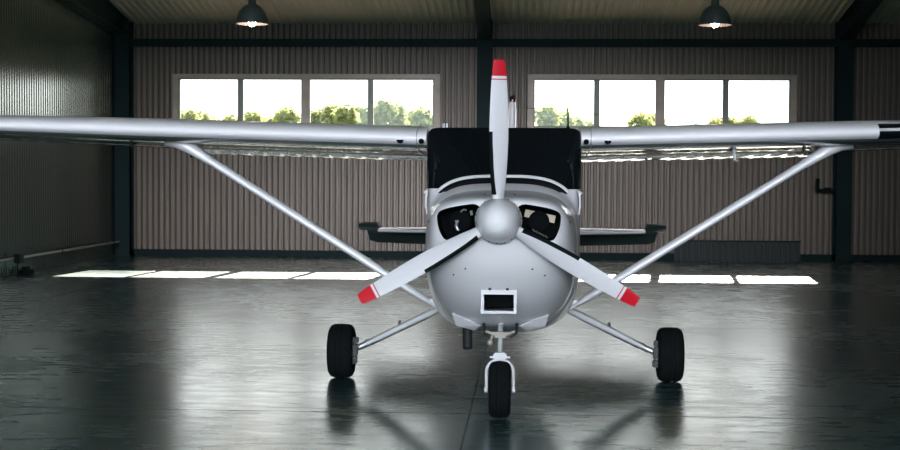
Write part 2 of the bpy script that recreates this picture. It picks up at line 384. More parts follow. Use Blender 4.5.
for s in (-1, 1):
    b = bmesh.new()
    loft(b, [[wing_pt(s, x, u, v*tipf(x)) for u, v in fore] for x in xs_full])
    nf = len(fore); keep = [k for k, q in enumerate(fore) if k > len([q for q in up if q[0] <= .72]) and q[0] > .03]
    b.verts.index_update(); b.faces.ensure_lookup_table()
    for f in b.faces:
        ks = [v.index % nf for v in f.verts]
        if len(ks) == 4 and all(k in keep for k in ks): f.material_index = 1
    wing = obj('wing', b, ['wing', 'wing_under_shade'], plane)
    def control(name, xa, xb, drop, ua=.728):
        bb = bmesh.new(); aft_u = [q for q in up if q[0] >= ua]; aft_l = [q for q in lo[::-1] if q[0] >= ua]
        n = int((xb-xa)/.035); rings = []
        for k in range(n+1):
            x = xa + (xb-xa)*k/n
            w = .0035*(1 if k % 4 < 2 else 0)
            pl = [wing_pt(s, x, u, (v + w*math.sin(PI*min(1, (1-u)/(1-ua)))), drop) for u, v in aft_u] + [wing_pt(s, x, u, v - w*math.sin(PI*min(1, (1-u)/(1-ua)))*1.2, drop) for u, v in aft_l[1:]]
            rings.append(pl)
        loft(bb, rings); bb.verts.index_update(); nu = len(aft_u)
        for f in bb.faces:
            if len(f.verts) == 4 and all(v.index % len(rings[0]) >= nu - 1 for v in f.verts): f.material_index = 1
        return obj(name, bb, ['wing', 'wing_under_shade'], wing, angle=60)
    control('flap', .60, 2.60, math.radians(5))
    control('aileron', 2.64, 5.2, math.radians(1))
    # root fairing strip and leading-edge seams
    b = bmesh.new(); ring = [(u, v) for u, v in fore if u < .5]
    for xx in (.66,):
        pts = [wing_pt(s, xx, u, v*1.012 + (.0008 if v > 0 else -.0008)) for u, v in ring]
        tube(b, pts, .004, 6)
    obj('seam', b, 'steel', wing)
    # cabin air inlet and a half-moon vent in the leading edge
    b = bmesh.new()
    o = Vector(wing_pt(s, .622, -.004, -.016)); lathe(b, [(.020, -.010), (.020, .03)], o, 'y', 18)
    obj('air_vent', b, 'lining', wing)
    b = bmesh.new(); o = Vector(wing_pt(s, .785, -.004, -.012))
    prism(b, [(o.x + .026*math.cos(t), o.z + .028*math.sin(t)) for t in [PI + PI*k/12 for k in range(13)]], o.y-.006, o.y+.04)
    obj('stall_vent', b, 'lining', wing)
    # wing strut with cuffs
    A = Vector((s*.50, -.34, .605)); Bq = Vector((s*2.66, -.33, le(2.66) - .035))
    d = (Bq-A).normalized(); side = Vector((0, 1, 0)); nrm = d.cross(side).normalized()
    def ring(t, c, th): 
        o = A.lerp(Bq, t); r = []
        for k in range(24):
            a = 2*PI*k/24; r.append(o + side*(c/2*math.cos(a)) + nrm*(th/2*math.sin(a)))
        return r
    b = bmesh.new(); loft(b, [ring(0, .07, .03), ring(.04, .08, .04), ring(.07, .13, .062), ring(.12, .14, .066), ring(.86, .14, .066)])
    st = obj('wing_strut', b, 'white', plane)
    b = bmesh.new(); loft(b, [ring(.855, .150, .074), ring(.88, .155, .080), ring(.93, .17, .100), ring(.97, .20, .135), ring(1.0, .26, .20)]); obj('strut_fairing', b, 'white', st)
    b = bmesh.new(); loft(b, [ring(.10, .148, .071), ring(.135, .148, .071)]); obj('strut_cuff', b, 'white', st)
    if s > 0:
        # landing light let into the leading edge
        b = bmesh.new(); xs = [2.80 + .02*k for k in range(21)]; u_l = [q for q in up[::-1] if q[0] < .05] + [q for q in lo[1:] if q[0] < .045]
        loft(b, [[Vector(wing_pt(s, x, u, v)) + Vector((0, -.004, .003 if v > 0.004 else -.003)) for u, v in u_l] for x in xs], closed=False)
        ll = obj('landing_light', b, 'glass_dark', wing)
        b = bmesh.new(); tube(b, [Vector(wing_pt(s, x, 0, 0)) + Vector((0, -.008, .012)) for x in (2.80, 3.0, 3.2)], .012, 8); obj('light_bar', b, 'prop', wing)
        b = bmesh.new(); o = Vector(wing_pt(s, 1.79, .27, -.045))
        tube(b, [o + Vector((0, .0, .01)), o + Vector((0, 0, -.075)), o + Vector((0, -.02, -.088)), o + Vector((0, -.16, -.088))], [.016, .012, .009, .008], 10)
        obj('pitot_tube', b, 'leg', wing)
    else:
        b = bmesh.new(); o = Vector(wing_pt(s, 2.52, .38, -.045)); tube(b, [o + Vector((0, 0, .02)), o + Vector((0, .01, -.05)), o + Vector((0, -.03, -.075))], .014, 8)
        obj('fuel_vent', b, 'black', wing)
        # two little breather tubes on the wing top
        b = bmesh.new()
        for x in (-.520, -.492): tube(b, [(x, .3, 2.02), (x, .3, 2.10)], .009, 8)
        obj('breather_tube', b, 'white', wing)
    b = bmesh.new(); o = Vector(wing_pt(s, 3.0 if s < 0 else 2.35, .35, -.05)); 
    bmesh.ops.create_cone(b, segments=12, radius1=.012, radius2=.012, depth=.03, cap_ends=True, matrix=Matrix.Translation(o)); obj('tie_down', b, 'dark_metal', wing)
    # fuel caps
    b = bmesh.new(); o = Vector(wing_pt(s, 1.5, .3, .078)); lathe(b, [(.05, 0), (.05, .012), (.0, .016)], o, 'z', 20); obj('fuel_cap', b, 'dark_metal', wing)
# whip antenna over the cabin, and the wire aerial from the fin
b = bmesh.new(); tube(b, [(.515, .3, 2.025), (.515, .3, 2.075), (.515, .3, 2.085), (.513, .3, 2.30)], [.016, .015, .007, .005], 8); obj('antenna', b, 'black', plane)
b = bmesh.new(); tube(b, [(.01, 5.15, 2.46), (.62, 1.2, 2.26), (1.15, -.2, 2.045)], .003, 6); obj('wire_aerial', b, 'dark_metal', plane)

# ---- propeller
HUB = Vector((0, -2.60, 1.379))
b = bmesh.new()
prof = [(.150, .085), (.152, .060), (.150, .045)]
R0, Ln = .146, .30
for k in range(0, 15):
    t = k/14; prof.append((R0*math.sqrt(max(0, 1-t**1.9))**1.05, .04 - Ln*t))
lathe(b, prof, HUB, 'y', 48)
for k in range(18):
    a = 2*PI*k/18 + .1; bmesh.ops.create_icosphere(b, subdivisions=1, radius=.0045, matrix=Matrix.Translation(HUB + Vector((.1475*math.cos(a), .012, .1475*math.sin(a)))))
for f in b.faces:
    if f.calc_area() < 4e-5 and len(f.verts) == 3: f.material_index = 1
spin = obj('propeller', b, ['white', 'dark_metal'], plane)
spin['label'] = 'three-bladed propeller with white spinner and red blade tips'
rs = [.11, .14, .17, .20, .25, .30, .35, .42, .50, .58, .66, .75, .84, .893, .900, .917, .96, .99, 1.008, 1.020]
PW = [(.11, .062), (.17, .072), (.25, .092), (.35, .108), (.5, .120), (.62, .120), (.75, .112), (.9, .096), (.96, .086), (1.0, .077), (1.02, .066)]
def blade_ring(r, inset=0.):
    w = interp(PW, r)[0]; th = math.radians(interp([(.11, 34), (.3, 26), (.6, 18), (1.02, 13)], r)[0]); c = w/math.cos(th); t = interp([(.11, .055), (.25, .036), (.5, .022), (1.02, .008)], r)[0]
    out = []
    for k in range(20):
        a = 2*PI*k/20; u = c/2*math.cos(a); v = t/2*math.sin(a)*(1 + .35*-math.cos(a))
        out.append((u*math.cos(th) - v*math.sin(th), u*math.sin(th) + v*math.cos(th), r))
    return out
def boot_rings():
    out = []
    for r in [.165 + .025*k for k in range(17)]:
        w = interp(PW, r)[0]; th = math.radians(interp([(.11, 34), (.3, 26), (.6, 18), (1.02, 13)], r)[0]); c = w/math.cos(th); t = interp([(.11, .055), (.25, .036), (.5, .022), (1.02, .008)], r)[0]
        rr = []
        for k in range(-6, 7):
            a = PI + k*.14*1.0
            u = c/2*math.cos(a)*1.02 - .002; v = (t/2+.003)*math.sin(a)*1.35
            rr.append((u*math.cos(th) - v*math.sin(th), u*math.sin(th) + v*math.cos(th), r))
        # inner return keeps the boot a closed skin
        out.append(rr)
    return out
mis = [1 if r0 >= .917 or .893 <= r0 < .900 else 0 for r0 in rs[:-1]]
for k in range(3):
    Rm = Matrix.Translation(HUB) @ Matrix.Rotation(math.radians(120*k), 4, 'Y')
    b = bmesh.new(); loft(b, [blade_ring(r) for r in rs], mis=mis + [1]); bmesh.ops.transform(b, matrix=Rm, verts=b.verts[:]); obj('blade', b, ['prop', 'red'], spin)
    b = bmesh.new(); loft(b, boot_rings(), closed=True); bmesh.ops.transform(b, matrix=Rm, verts=b.verts[:]); obj('blade_boot', b, 'boot', spin)

# ---- wheels
def tire_bm(o, R, w, groove=True):
    b = bmesh.new(); prof = []; rw = w/2
    pr = [(R*.50, -rw*.72), (R*.60, -rw*.92), (R*.72, -rw*1.0), (R*.82, -rw*.985), (R*.90, -rw*.90), (R*.95, -rw*.77), (R*.982, -rw*.60)]
    g = [(-.24, -.002), (-.14, 0), (-.13, -.006), (-.09, -.006), (-.08, 0)]
    prof = pr + [(R + (d if groove else 0) - .002*abs(u), u*2*rw*.95) for u, d in g]
    prof = prof + [(r, -h) for r, h in prof[::-1]]
    lathe(b, prof, o, 'x', 56); return b
for s in (-1, 1):
    O = Vector((s*1.338 + .007, 0, .222))
    # spring-steel leg
    b = bmesh.new(); pts = [(s*.30, 0, .66), (s*.46, 0, .612), (s*.60, 0, .545), (s*.90, 0, .398), (s*1.06, 0, .318), (s*1.12, 0, .290)]
    rings = []
    for i, q in enumerate(pts):
        q = Vector(q); dd = (Vector(pts[min(i+1, 5)]) - Vector(pts[max(i-1, 0)])).normalized(); nn = dd.cross(Vector((0, 1, 0))).normalized()
        hw = .085 - .008*i; ht = (.030, .030, .029, .026, .023, .019)[i]
        rings.append([q + Vector((0, hw*math.copysign(abs(math.cos(a))**.5, math.cos(a)), 0)) + nn*(ht*math.copysign(abs(math.sin(a))**.5, math.sin(a))) for a in [2*PI*k/20 for k in range(20)]])
    loft(b, rings); leg = obj('main_gear_leg', b, 'leg', plane)
    b = bmesh.new(); tube(b, [(s*.62, .07, .50), (s*.9, .055, .365), (s*1.1, .05, .27), (s*1.17, .04, .24)], .009, 8); obj('brake_line', b, 'black', leg)
    b = bmesh.new(); tube(b, [(s*1.10, 0, .298), (s*1.15, 0, .272), (s*1.20, 0, .25), (s*1.24, 0, .235)], [.030, .024, .026, .03], 12)
    lathe(b, [(.034, -.10), (.034, -.13)] if s > 0 else [(.034, .10), (.034, .13)], O, 'x', 16); obj('axle', b, 'steel', leg)
    b = bmesh.new(); box(b, min(s*.845, s*.865), max(s*.845, s*.865), -.05, .02, .425, .475, bev=.006); tube(b, [(s*.855, -.01, .47), (s*.845, -.09, .475)], .012, 8); obj('step', b, 'dark_metal', leg)
    obj('tire', tire_bm(O, .222, .205), 'tire', leg)
    b = bmesh.new(); lathe(b, [(.0, -.085), (.06, -.085), (.10, -.075), (.118, -.085), (.118, .085), (.10, .075), (.06, .085), (.0, .085)], O, 'x', 32); obj('wheel_hub', b, 'steel', leg)
    b = bmesh.new(); e = -s*.115; lathe(b, [(.03, e-.005), (.098, e-.005), (.098, e+.005), (.03, e+.005)], O, 'x', 32); obj('brake_disc', b, 'steel', leg)
    b = bmesh.new(); xa = O.x + e; box(b, xa-.026, xa+.026, -.10, -.03, .19, .285, bev=.008); box(b, xa-.03, xa+.02, -.085, -.02, .125, .18, bev=.006); box(b, xa-.02, xa+.03, -.08, -.01, .295, .34, bev=.006); obj('brake_caliper', b, 'dark_metal', leg)

# ---- nose gear
nx, ny = .003, -1.87
b = bmesh.new()
tube(b, [(nx, ny+.30, .66), (nx, ny+.12, .575)], .020, 18); tube(b, [(nx, ny+.115, .575), (nx, ny+.02, .43)], .017, 16)
ng = obj('nose_gear', b, 'leg', plane)
b = bmesh.new(); box(b, nx-.046, nx+.046, ny-.035, ny+.045, .400, .452, bev=.010); tube(b, [(nx-.07, ny, .418), (nx+.07, ny, .418)], .008, 10)
fork = []
for k in range(0, 25):
    a = PI*k/24; fork.append((nx - .093*math.cos(a), ny + .0, .315 + .088*math.sin(a)))
fork = [(nx-.093, ny+.0, .185), (nx-.093, ny, .25)] + fork + [(nx+.093, ny, .25), (nx+.093, ny, .185)]
tube(b, fork, [.010, .0105] + [.0105]*25 + [.0105, .010], 12)
for s in (-1, 1): lathe(b, [(.0, -.012), (.020, -.011), (.020, .011), (0, .012)], (nx+s*.095, ny, .193), 'x', 16)
obj('fork', b, 'prop', ng)
obj('tire', tire_bm((nx, ny, .196), .196, .150), 'tire', ng)
b = bmesh.new(); lathe(b, [(.0, -.06), (.05, -.06), (.09, -.052), (.10, -.06), (.10, .06), (.09, .052), (.05, .06), (.0, .06)], (nx, ny, .196), 'x', 28); obj('wheel_hub', b, 'steel', ng)
b = bmesh.new(); box(b, nx-.065, nx+.065, ny+.03, ny+.10, .565, .585, bev=.008); box(b, nx-.04, nx+.04, ny+.02, ny+.08, .548, .570, bev=.006)
tube(b, [(nx-.10, ny+.06, .592), (nx-.05, ny+.05, .572), (nx+.05, ny+.05, .572), (nx+.10, ny+.06, .592)], .010, 10); obj('steering_collar', b, 'brass', ng)
for s in (-1, 1):
    b = bmesh.new(); tube(b, [(nx+s*.115, ny+.1, .64), (nx+s*.110, ny+.06, .575), (nx+s*.07, ny+.05, .545)], .010, 8); obj('linkage', b, 'dark_metal', ng)
b = bmesh.new(); bmesh.ops.create_uvsphere(b, u_segments=16, v_segments=10, radius=.022, matrix=Matrix.Translation((nx-.068, ny+.03, .515))); tube(b, [(nx-.068, ny+.03, .515), (nx-.055, ny+.06, .56)], .010, 8); obj('drain_valve', b, 'brass', ng)

# ---- tail
for s in (-1, 1):
    b = bmesh.new(); rings = []
    for x, ya, yb, th in ((.05, 4.30, 5.02, .085), (.8, 4.38, 5.02, .07), (1.50, 4.46, 5.02, .045)):
        rings.append([(s*x, ya + (yb-ya)*u, 1.043 + th/2*v) for u, v in ((0, 0), (.03, .5), (.12, .85), (.35, 1), (.7, .9), (1, .6), (1, -.6), (.7, -.9), (.35, -1), (.12, -.85), (.03, -.5))])
    loft(b, rings); hs = obj('horizontal_stabilizer', b, 'white', plane)
    b = bmesh.new(); rings = []
    for x, c in ((.05, .50), (.8, .46), (1.60, .40), (1.68, .33)):
        a = math.radians(26); q = []
        for u, v in ((0, .5), (.1, 1), (.4, .8), (1, .08), (1, -.08), (.4, -.8), (.1, -1), (0, -.5)):
            yy, zz = u*c, v*.026; q.append((s*x, 5.035 + yy*math.cos(a) + zz*math.sin(a), 1.043 - yy*math.sin(a) + zz*math.cos(a)))
        rings.append(q)
    loft(b, rings)
    rings = []
    for x, k in ((1.53, 1), (1.60, 1), (1.70, .97), (1.755, .85), (1.77, .6)):
        a = math.radians(12); q = []
        for u, v in ((-.30*k, 0), (-.27*k, .7), (-.15, 1), (0, 1), (.09, .6), (.09, -.6), (0, -1), (-.15, -1), (-.27*k, -.7)):
            yy, zz = u, v*.026*k; q.append((s*x, 5.035 + yy*math.cos(a) + zz*math.sin(a), 1.052 - yy*math.sin(a) + zz*math.cos(a)))
        rings.append(q)
    loft(b, rings)
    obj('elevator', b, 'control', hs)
def fin_ring(z, ya, yb, th):
    pts = [(0, 0), (.02, .45), (.1, .85), (.3, 1), (.65, .85), (1, .35)]
    return [(th/2*v, ya+(yb-ya)*u, z) for u, v in pts] + [(-th/2*v, ya+(yb-ya)*u, z) for u, v in pts[:0:-1]]
b = bmesh.new(); loft(b, [fin_ring(1.15, 3.9, 5.25, .12), fin_ring(1.5, 4.2, 5.28, .11), fin_ring(2.0, 4.6, 5.33, .095), fin_ring(2.45, 4.95, 5.38, .085), fin_ring(2.52, 5.0, 5.38, .07)])
fin = obj('vertical_fin', b, 'white', plane)
b = bmesh.new(); loft(b, [fin_ring(1.1, 5.27, 5.72, .06), fin_ring(1.6, 5.30, 5.72, .06), fin_ring(2.45, 5.40, 5.72, .05), fin_ring(2.5, 5.42, 5.7, .03)]); obj('rudder', b, 'white', fin)
b = bmesh.new(); lathe(b, [(.036, 0), (.038, .03), (.034, .06), (.02, .082), (0, .09)], (0, 5.15, 2.515), 'z', 18); obj('beacon', b, 'beacon', fin)

# ================================================================== HANGAR
XL, XR, YB, YF, EAVE, RID, YR = -8.15, 13.6, 17.47, -13.6, 4.72, 0, -11.5
SL = .170
def roof_z(y): return EAVE + SL*(YB - y) if y > YR else EAVE + SL*(YB - YR) - SL*(YR - y)
WIN = [(-6.89, -4.41, -5.65), (-4.23, -1.74, -3.00), (.31, 2.72, 1.55), (2.90, 5.36, 4.11)]
WZ0, WZ1 = 2.67, 3.59
def in_win(x, z):
    return WZ0 - .03 < z < WZ1 + .03 and (-6.92 < x < -1.71 or .28 < x < 5.39)
# floor
b = bmesh.new(); box(b, XL-.3, XR+.3, YF-.3, YB+.3, -.25, 0); struct('floor', b, 'floor', smooth=False, label='dark polished concrete hangar floor with saw-cut joints', cat='floor')
# back wall: one sheet of corrugated cladding with two window openings, plus an outer skin
def corr(t, pitch, amp):
    f = (t/pitch) % 1.
    prof = [(0, 0), (.16, 0), (.38, 1), (.74, 1), (.96, 0), (1, 0)]
    for a, c in zip(prof, prof[1:]):
        if f <= c[0]: return amp*(a[1] + (c[1]-a[1])*(f-a[0])/(c[0]-a[0]))
def corr_ts(t0, t1, pitch):
    ts = []; k = math.floor(t0/pitch)
    while k*pitch < t1:
        for f in (0, .16, .38, .74, .96):
            t = (k+f)*pitch
            if t0 < t < t1: ts.append(t)
        k += 1
    return [t0] + ts + [t1]
PITCH = .117
b = bmesh.new(); xs = corr_ts(XL, XR, PITCH)
for e in (-6.92, -1.71, .28, 5.39): xs.append(e)
xs = sorted(set(xs)); zs = [.13, WZ0-.03, WZ1+.03, EAVE+.02]
grid = [[b.verts.new((x, YB + corr(x, PITCH, .075), z)) for z in zs] for x in xs]
for i in range(len(xs)-1):
    for j in range(3):
        if not in_win((xs[i]+xs[i+1])/2, (zs[j]+zs[j+1])/2): b.faces.new((grid[i][j], grid[i+1][j], grid[i+1][j+1], grid[i][j+1]))
for x0, x1, z0, z1 in ((XL-.3, XR+.3, -.2, WZ0-.03), (XL-.3, XR+.3, WZ1+.03, EAVE+.3), (XL-.3, -6.92, WZ0-.03, WZ1+.03), (-1.71, .28, WZ0-.03, WZ1+.03), (5.39, XR+.3, WZ0-.03, WZ1+.03)):
    box(b, x0, x1, YB+.09, YB+.12, z0, z1)
struct('wall_back', b, 'cladding', smooth=False, label='long corrugated metal wall with two bands of windows behind the airplane', cat='wall')
# gable walls (ribs run up) 
def gable(name, x, sgn, label):
    b = bmesh.new(); ys = corr_ts(YF, YB, PITCH)
    vs = [(b.verts.new((x - sgn*corr(y, PITCH, .012), y, 0)), b.verts.new((x - sgn*corr(y, PITCH, .012), y, roof_z(y)+.02))) for y in ys]
    for p, q in zip(vs, vs[1:]): b.faces.new((p[0], q[0], q[1], p[1]))
    ys2 = [YF-.3, YR, YB+.3]; o = [(x-sgn*.07, y) for y in ys2]
    pl = [(y, -.2) for y in (YF-.3, YB+.3)] + [(YB+.3, roof_z(YB+.3)+.1), (YR, roof_z(YR)+.1), (YF-.3, roof_z(YF-.3)+.1)]
    loft(b, [[(x-sgn*.06, y, z) for y, z in pl], [(x-sgn*.10, y, z) for y, z in pl]])
    struct(name, b, 'gable', smooth=False, label=label, cat='wall')
gable('wall_left', XL, 1, 'dark corrugated gable wall meeting the window wall at the corner column')
gable('wall_end', XR, -1, 'corrugated gable wall at the far end of the hangar')
b = bmesh.new(); XP = 7.9; ys = corr_ts(YF, 14.3, PITCH)  # partition out of view, added to shade the end bay from the front
vs = [(b.verts.new((XP + corr(y, PITCH, .028), y, 0)), b.verts.new((XP + corr(y, PITCH, .028), y, roof_z(y)-.01))) for y in ys]
for p, q in zip(vs, vs[1:]): b.faces.new((p[0], q[0], q[1], p[1]))
pl = [(YF, 0), (14.3, 0), (14.3, roof_z(14.3)-.01), (YR, roof_z(YR)-.01), (YF, roof_z(YF)-.01)]
loft(b, [[(XP+.06, y, z) for y, z in pl], [(XP+.10, y, z) for y, z in pl]])
struct('wall_right_blocker', b, 'gable', smooth=False, label='unseen corrugated partition added to keep light out of the end bay', cat='wall')
# front wall with a wide open doorway
DX0, DX1, DZ = -7.0, 3.6, 6.6
b = bmesh.new(); zt = roof_z(YF)+.1
box(b, XL-.3, DX0, YF-.12, YF, -.2, zt); box(b, DX1, XR+.3, YF-.12, YF, -.2, zt); box(b, DX0, DX1, YF-.12, YF, DZ, zt+.01)
struct('wall_front', b, 'cladding', smooth=False, label='front wall of the hangar with the wide open doorway', cat='wall')
# roof
b = bmesh.new(); xs = corr_ts(XL, XR, .15); prof = [YB+.05, YR, YF-.05]
g = [[b.verts.new((x, y, roof_z(y) + .018*corr(x, .15, 1.))) for y in prof] for x in xs]
for i in range(len(xs)-1):
    for j in range(2): b.faces.new((g[i][j], g[i+1][j], g[i+1][j+1], g[i][j+1]))
for ya, yb in ((YB+.4, YR), (YR, YF-.4)):
    loft(b, [[(x, ya, roof_z(ya)+.06), (x, yb, roof_z(yb)+.06), (x, yb, roof_z(yb)+.12), (x, ya, roof_z(ya)+.12)] for x in (XL-.3, XR+.3)])
struct('ceiling', b, 'roof', smooth=False, label='ribbed metal roof lining sloping up from the window wall', cat='ceiling')
# portal frames
for n, (cx, lab) in enumerate(((-7.98, 'dark steel portal frame in the corner by the gable wall'), (-.69, 'dark steel portal frame between the two window bands'), (6.38, 'dark steel portal frame past the end of the window bands'), (13.3, 'dark steel portal frame by the far gable wall'))):
    b = bmesh.new(); w = .15
    box(b, cx-w, cx+w, 17.07, 17.09, 0, 4.75); box(b, cx-w, cx+w, 17.40, 17.42, 0, 4.75); box(b, cx-.035, cx+.035, 17.08, 17.41, 0, 4.75)
    box(b, cx-w-.03, cx+w+.03, 17.03, 17.44, 0, .025)
    def rafter(y0, y1):
        ys = [y0 + (y1-y0)*k/16 for k in range(17)]
        def dep(y):
            e = min(abs(y-17.2), abs(y+13.3)); return .26 + .11*min(e, 4.) if n == 0 else .32 + .12*max(0, 1-e/2.0)
        for (xa, xb, d0, d1) in ((cx-w+.02, cx+w-.02, None, .03), (cx-w+.02, cx+w-.02, .0, .025), (cx-.035, cx+.035, None, .0)):
            loft(b, [[(xa, y, roof_z(y) - (dep(y) if d0 is None else d0) - .02), (xb, y, roof_z(y) - (dep(y) if d0 is None else d0) - .02),
                      (xb, y, roof_z(y) - (d1 if d0 is not None or xb-xa < .1 else dep(y) - .03) - .02), (xa, y, roof_z(y) - (d1 if d0 is not None or xb-xa < .1 else dep(y) - .03) - .02)] for y in ys])
    rafter(17.40, YR); rafter(YR, -13.4)
    box(b, cx-w, cx+w, -13.5, -13.2, 0, roof_z(-13.3)-.1)
    struct('trim_%d' % (n+1), b, 'frame_steel', smooth=False, label=lab, cat='steel frame')
# eave rail across the wall and the dark plinth
b = bmesh.new(); box(b, XL+.05, XR-.05, 17.30, 17.40, 4.25, 4.40); struct('trim_5', b, 'frame_steel', smooth=False, label='dark horizontal steel rail across the wall above the windows', cat='steel rail')
b = bmesh.new(); box(b, XL+.02, XR-.02, 17.40, 17.56, 0, .135); struct('baseboard_back', b, 'dark_base', smooth=False, label='low dark plinth along the foot of the window wall', cat='plinth')
# windows
for i, (x0, x1, xm) in enumerate(WIN):
    b = bmesh.new(); f = .035; y0, y1 = YB-.005, YB+.05
    box(b, x0-f, x1+f, y0, y1, WZ1-.005, WZ1+f); box(b, x0-f, x1+f, y0, y1, WZ0-f, WZ0+.005)
    box(b, x0-f, x0+.004, y0, y1, WZ0-.004, WZ1+.004); box(b, x1-.004, x1+f, y0, y1, WZ0-.004, WZ1+.004); box(b, xm-.058, xm+.058, y0, y1, WZ0-.004, WZ1+.004)
    w = struct('window_%d' % (i+1), b, 'win_frame', smooth=False, label=('two-pane window next to the gable wall corner', 'two-pane window between the gable-side window and the propeller', 'two-pane window just past the airplane tail fin', 'two-pane window at the far end, over the wing tip')[i], cat='window')
    for a, c in ((x0, xm-.058), (xm+.058, x1)):
        b = bmesh.new(); box(b, a, c, YB+.018, YB+.024, WZ0, WZ1); obj('pane', b, 'glass', w, smooth=False)
for n, (x0, x1, xm) in enumerate(((-6.92, -1.71, -4.32), (.28, 5.39, 2.81))):
    b = bmesh.new(); o = .115; y0, y1 = YB-.03, YB+.07
    box(b, x0-o, x1+o, y0, y0+.03, WZ1+.03, WZ1+.03+.085); box(b, x0-o, x1+o, y0, y0+.03, WZ0-.03-.07, WZ0-.03)
    box(b, x0-o, x0-.0, y0+.001, y0+.03, WZ0-.03, WZ1+.03); box(b, x1+.0, x1+o, y0+.001, y0+.03, WZ0-.03, WZ1+.03); box(b, xm-.09, xm+.09, y0+.001, y0+.024, WZ0-.03, WZ1+.03)
    struct('trim_%d' % (n+6), b, 'flashing', smooth=False, label=('brown metal flashing round the window band on the gable side', 'brown metal flashing round the window band past the tail fin')[n], cat='window flashing')

# pendant lamps
def lamp(x, y, z, label, bulb='bulb'):
    r = empty('pendant_lamp', (x, y, z)); tag(r, label, 'lamp', 'pendant lamps under the roof')
    b = bmesh.new(); p = [(.250, 0), (.247, .03), (.238, .08), (.220, .14), (.190, .20), (.150, .25), (.105, .285), (.070, .30), (.062, .32), (.060, .38), (.045, .41), (.018, .43)]
    lathe(b, p, cap0=False); obj('lamp_shade', b, 'lamp_shade', r)
    b = bmesh.new(); lathe(b, [(.246, .002), (.232, .08), (.214, .135), (.184, .195), (.145, .243), (.0, .27)], cap0=False); obj('reflector', b, 'lamp_in', r)
    b = bmesh.new(); lathe(b, [(.0, -.035), (.03, -.03), (.055, -.005), (.062, .03), (.05, .09), (.035, .14), (.03, .2)], n=20); obj('bulb', b, bulb, r)
    b = bmesh.new(); h = roof_z(y) - z; tube(b, [(0, 0, .42), (0, 0, h)], .012, 8); lathe(b, [(.05, h-.06), (.05, h)], n=16); obj('cord', b, 'black', r)
lamp(-4.08, 10.5, 3.985, 'dark bell-shaped pendant lamp hanging in the bay next to the gable wall')
lamp(3.00, 10.5, 3.965, 'dark bell-shaped pendant lamp hanging in the bay past the airplane tail fin', 'bulb_dim')

# things along the walls
r = empty('pipe', (XL+.115, 12, .30)); tag(r, 'thin grey pipe running low along the gable wall', 'pipe')
b = bmesh.new(); tube(b, [(0, -22, 0), (0, 5.2, 0)], .022, 10); obj('pipe_run', b, 'pipe', r)
for k in range(9):
    b = bmesh.new(); box(b, -.030, .026, -21+3.2*k, -20.95+3.2*k, -.03, .03); obj('clip', b, 'dark_metal', r)
r = empty('junction_box', (XL+.165, 11.05, .30)); tag(r, 'small black junction box on the pipe along the gable wall', 'junction box')
b = bmesh.new(); box(b, -.02, .08, -.10, .10, -.075, .075, bev=.01); obj('housing', b, 'black', r)
b = bmesh.new(); tube(b, [(.0, .0, -.07), (.0, .02, -.30)], .014, 8); obj('conduit', b, 'black', r)
r = empty('door_stop', (XL+.16, 11.45, 0)); tag(r, 'black rubber block on the floor under the junction box', 'door stop')
b = bmesh.new(); box(b, -.09, .10, -.16, .16, 0, .10, bev=.02); box(b, -.05, .06, -.08, .08, .10, .15, bev=.015); obj('block', b, 'boot', r)
r = empty('wall_bracket', (6.05, 17.2, 1.45)); tag(r, 'black steel bracket reaching sideways from the column past the windows', 'bracket')
b = bmesh.new(); box(b, -.16, .185, -.03, .03, -.075, -.005, bev=.006); obj('arm', b, 'black', r)
b = bmesh.new(); box(b, -.19, -.13, -.035, .035, -.06, .20, bev=.006); obj('upright', b, 'black', r)
b = bmesh.new(); box(b, -.03, .10, -.05, .05, -.03, .02, bev=.006); obj('clamp', b, 'black', r)
# loose cladding sheets leaning at the wall foot
r = empty('cladding_sheet', (4.34, 17.25, 0)); tag(r, 'low length of dark corrugated sheeting standing against the foot of the window wall', 'metal sheet')
b = bmesh.new(); xs = corr_ts(-1.24, 1.24, PITCH)
loft(b, [[(x, -.05 + corr(x, PITCH, .028), .0), (x, .02 + corr(x, PITCH, .028), .39), (x, .024 + corr(x, PITCH, .028), .39), (x, -.046 + corr(x, PITCH, .028), .0)] for x in xs]); obj('sheet', b, 'sheet', r, smooth=False)
b = bmesh.new(); box(b, -1.25, 1.25, .005, .06, .385, .41); obj('top_rail', b, 'frame_steel', r, smooth=False)

# ================================================================== OUTSIDE
b = bmesh.new(); box(b, -90, 90, YB+.35, 140, -.35, -.05); struct('ground', b, 'grass', smooth=False, label='meadow outside the windows', cat='ground')
b = bmesh.new(); box(b, -60, 60, -70, YF-.3, -.35, -.02); struct('pavement', b, 'concrete', smooth=False, label='asphalt apron outside the open doorway', cat='pavement')
for sx, (a, c) in enumerate(((-90, XL-.35), (XR+.35, 90))):
    b = bmesh.new(); box(b, a, c, YF-.3, YB+.35, -.36, -.06); struct('lawn', b, 'grass', smooth=False, label=('grass strip beside the dark gable wall', 'grass strip beside the far gable wall')[sx], cat='lawn')

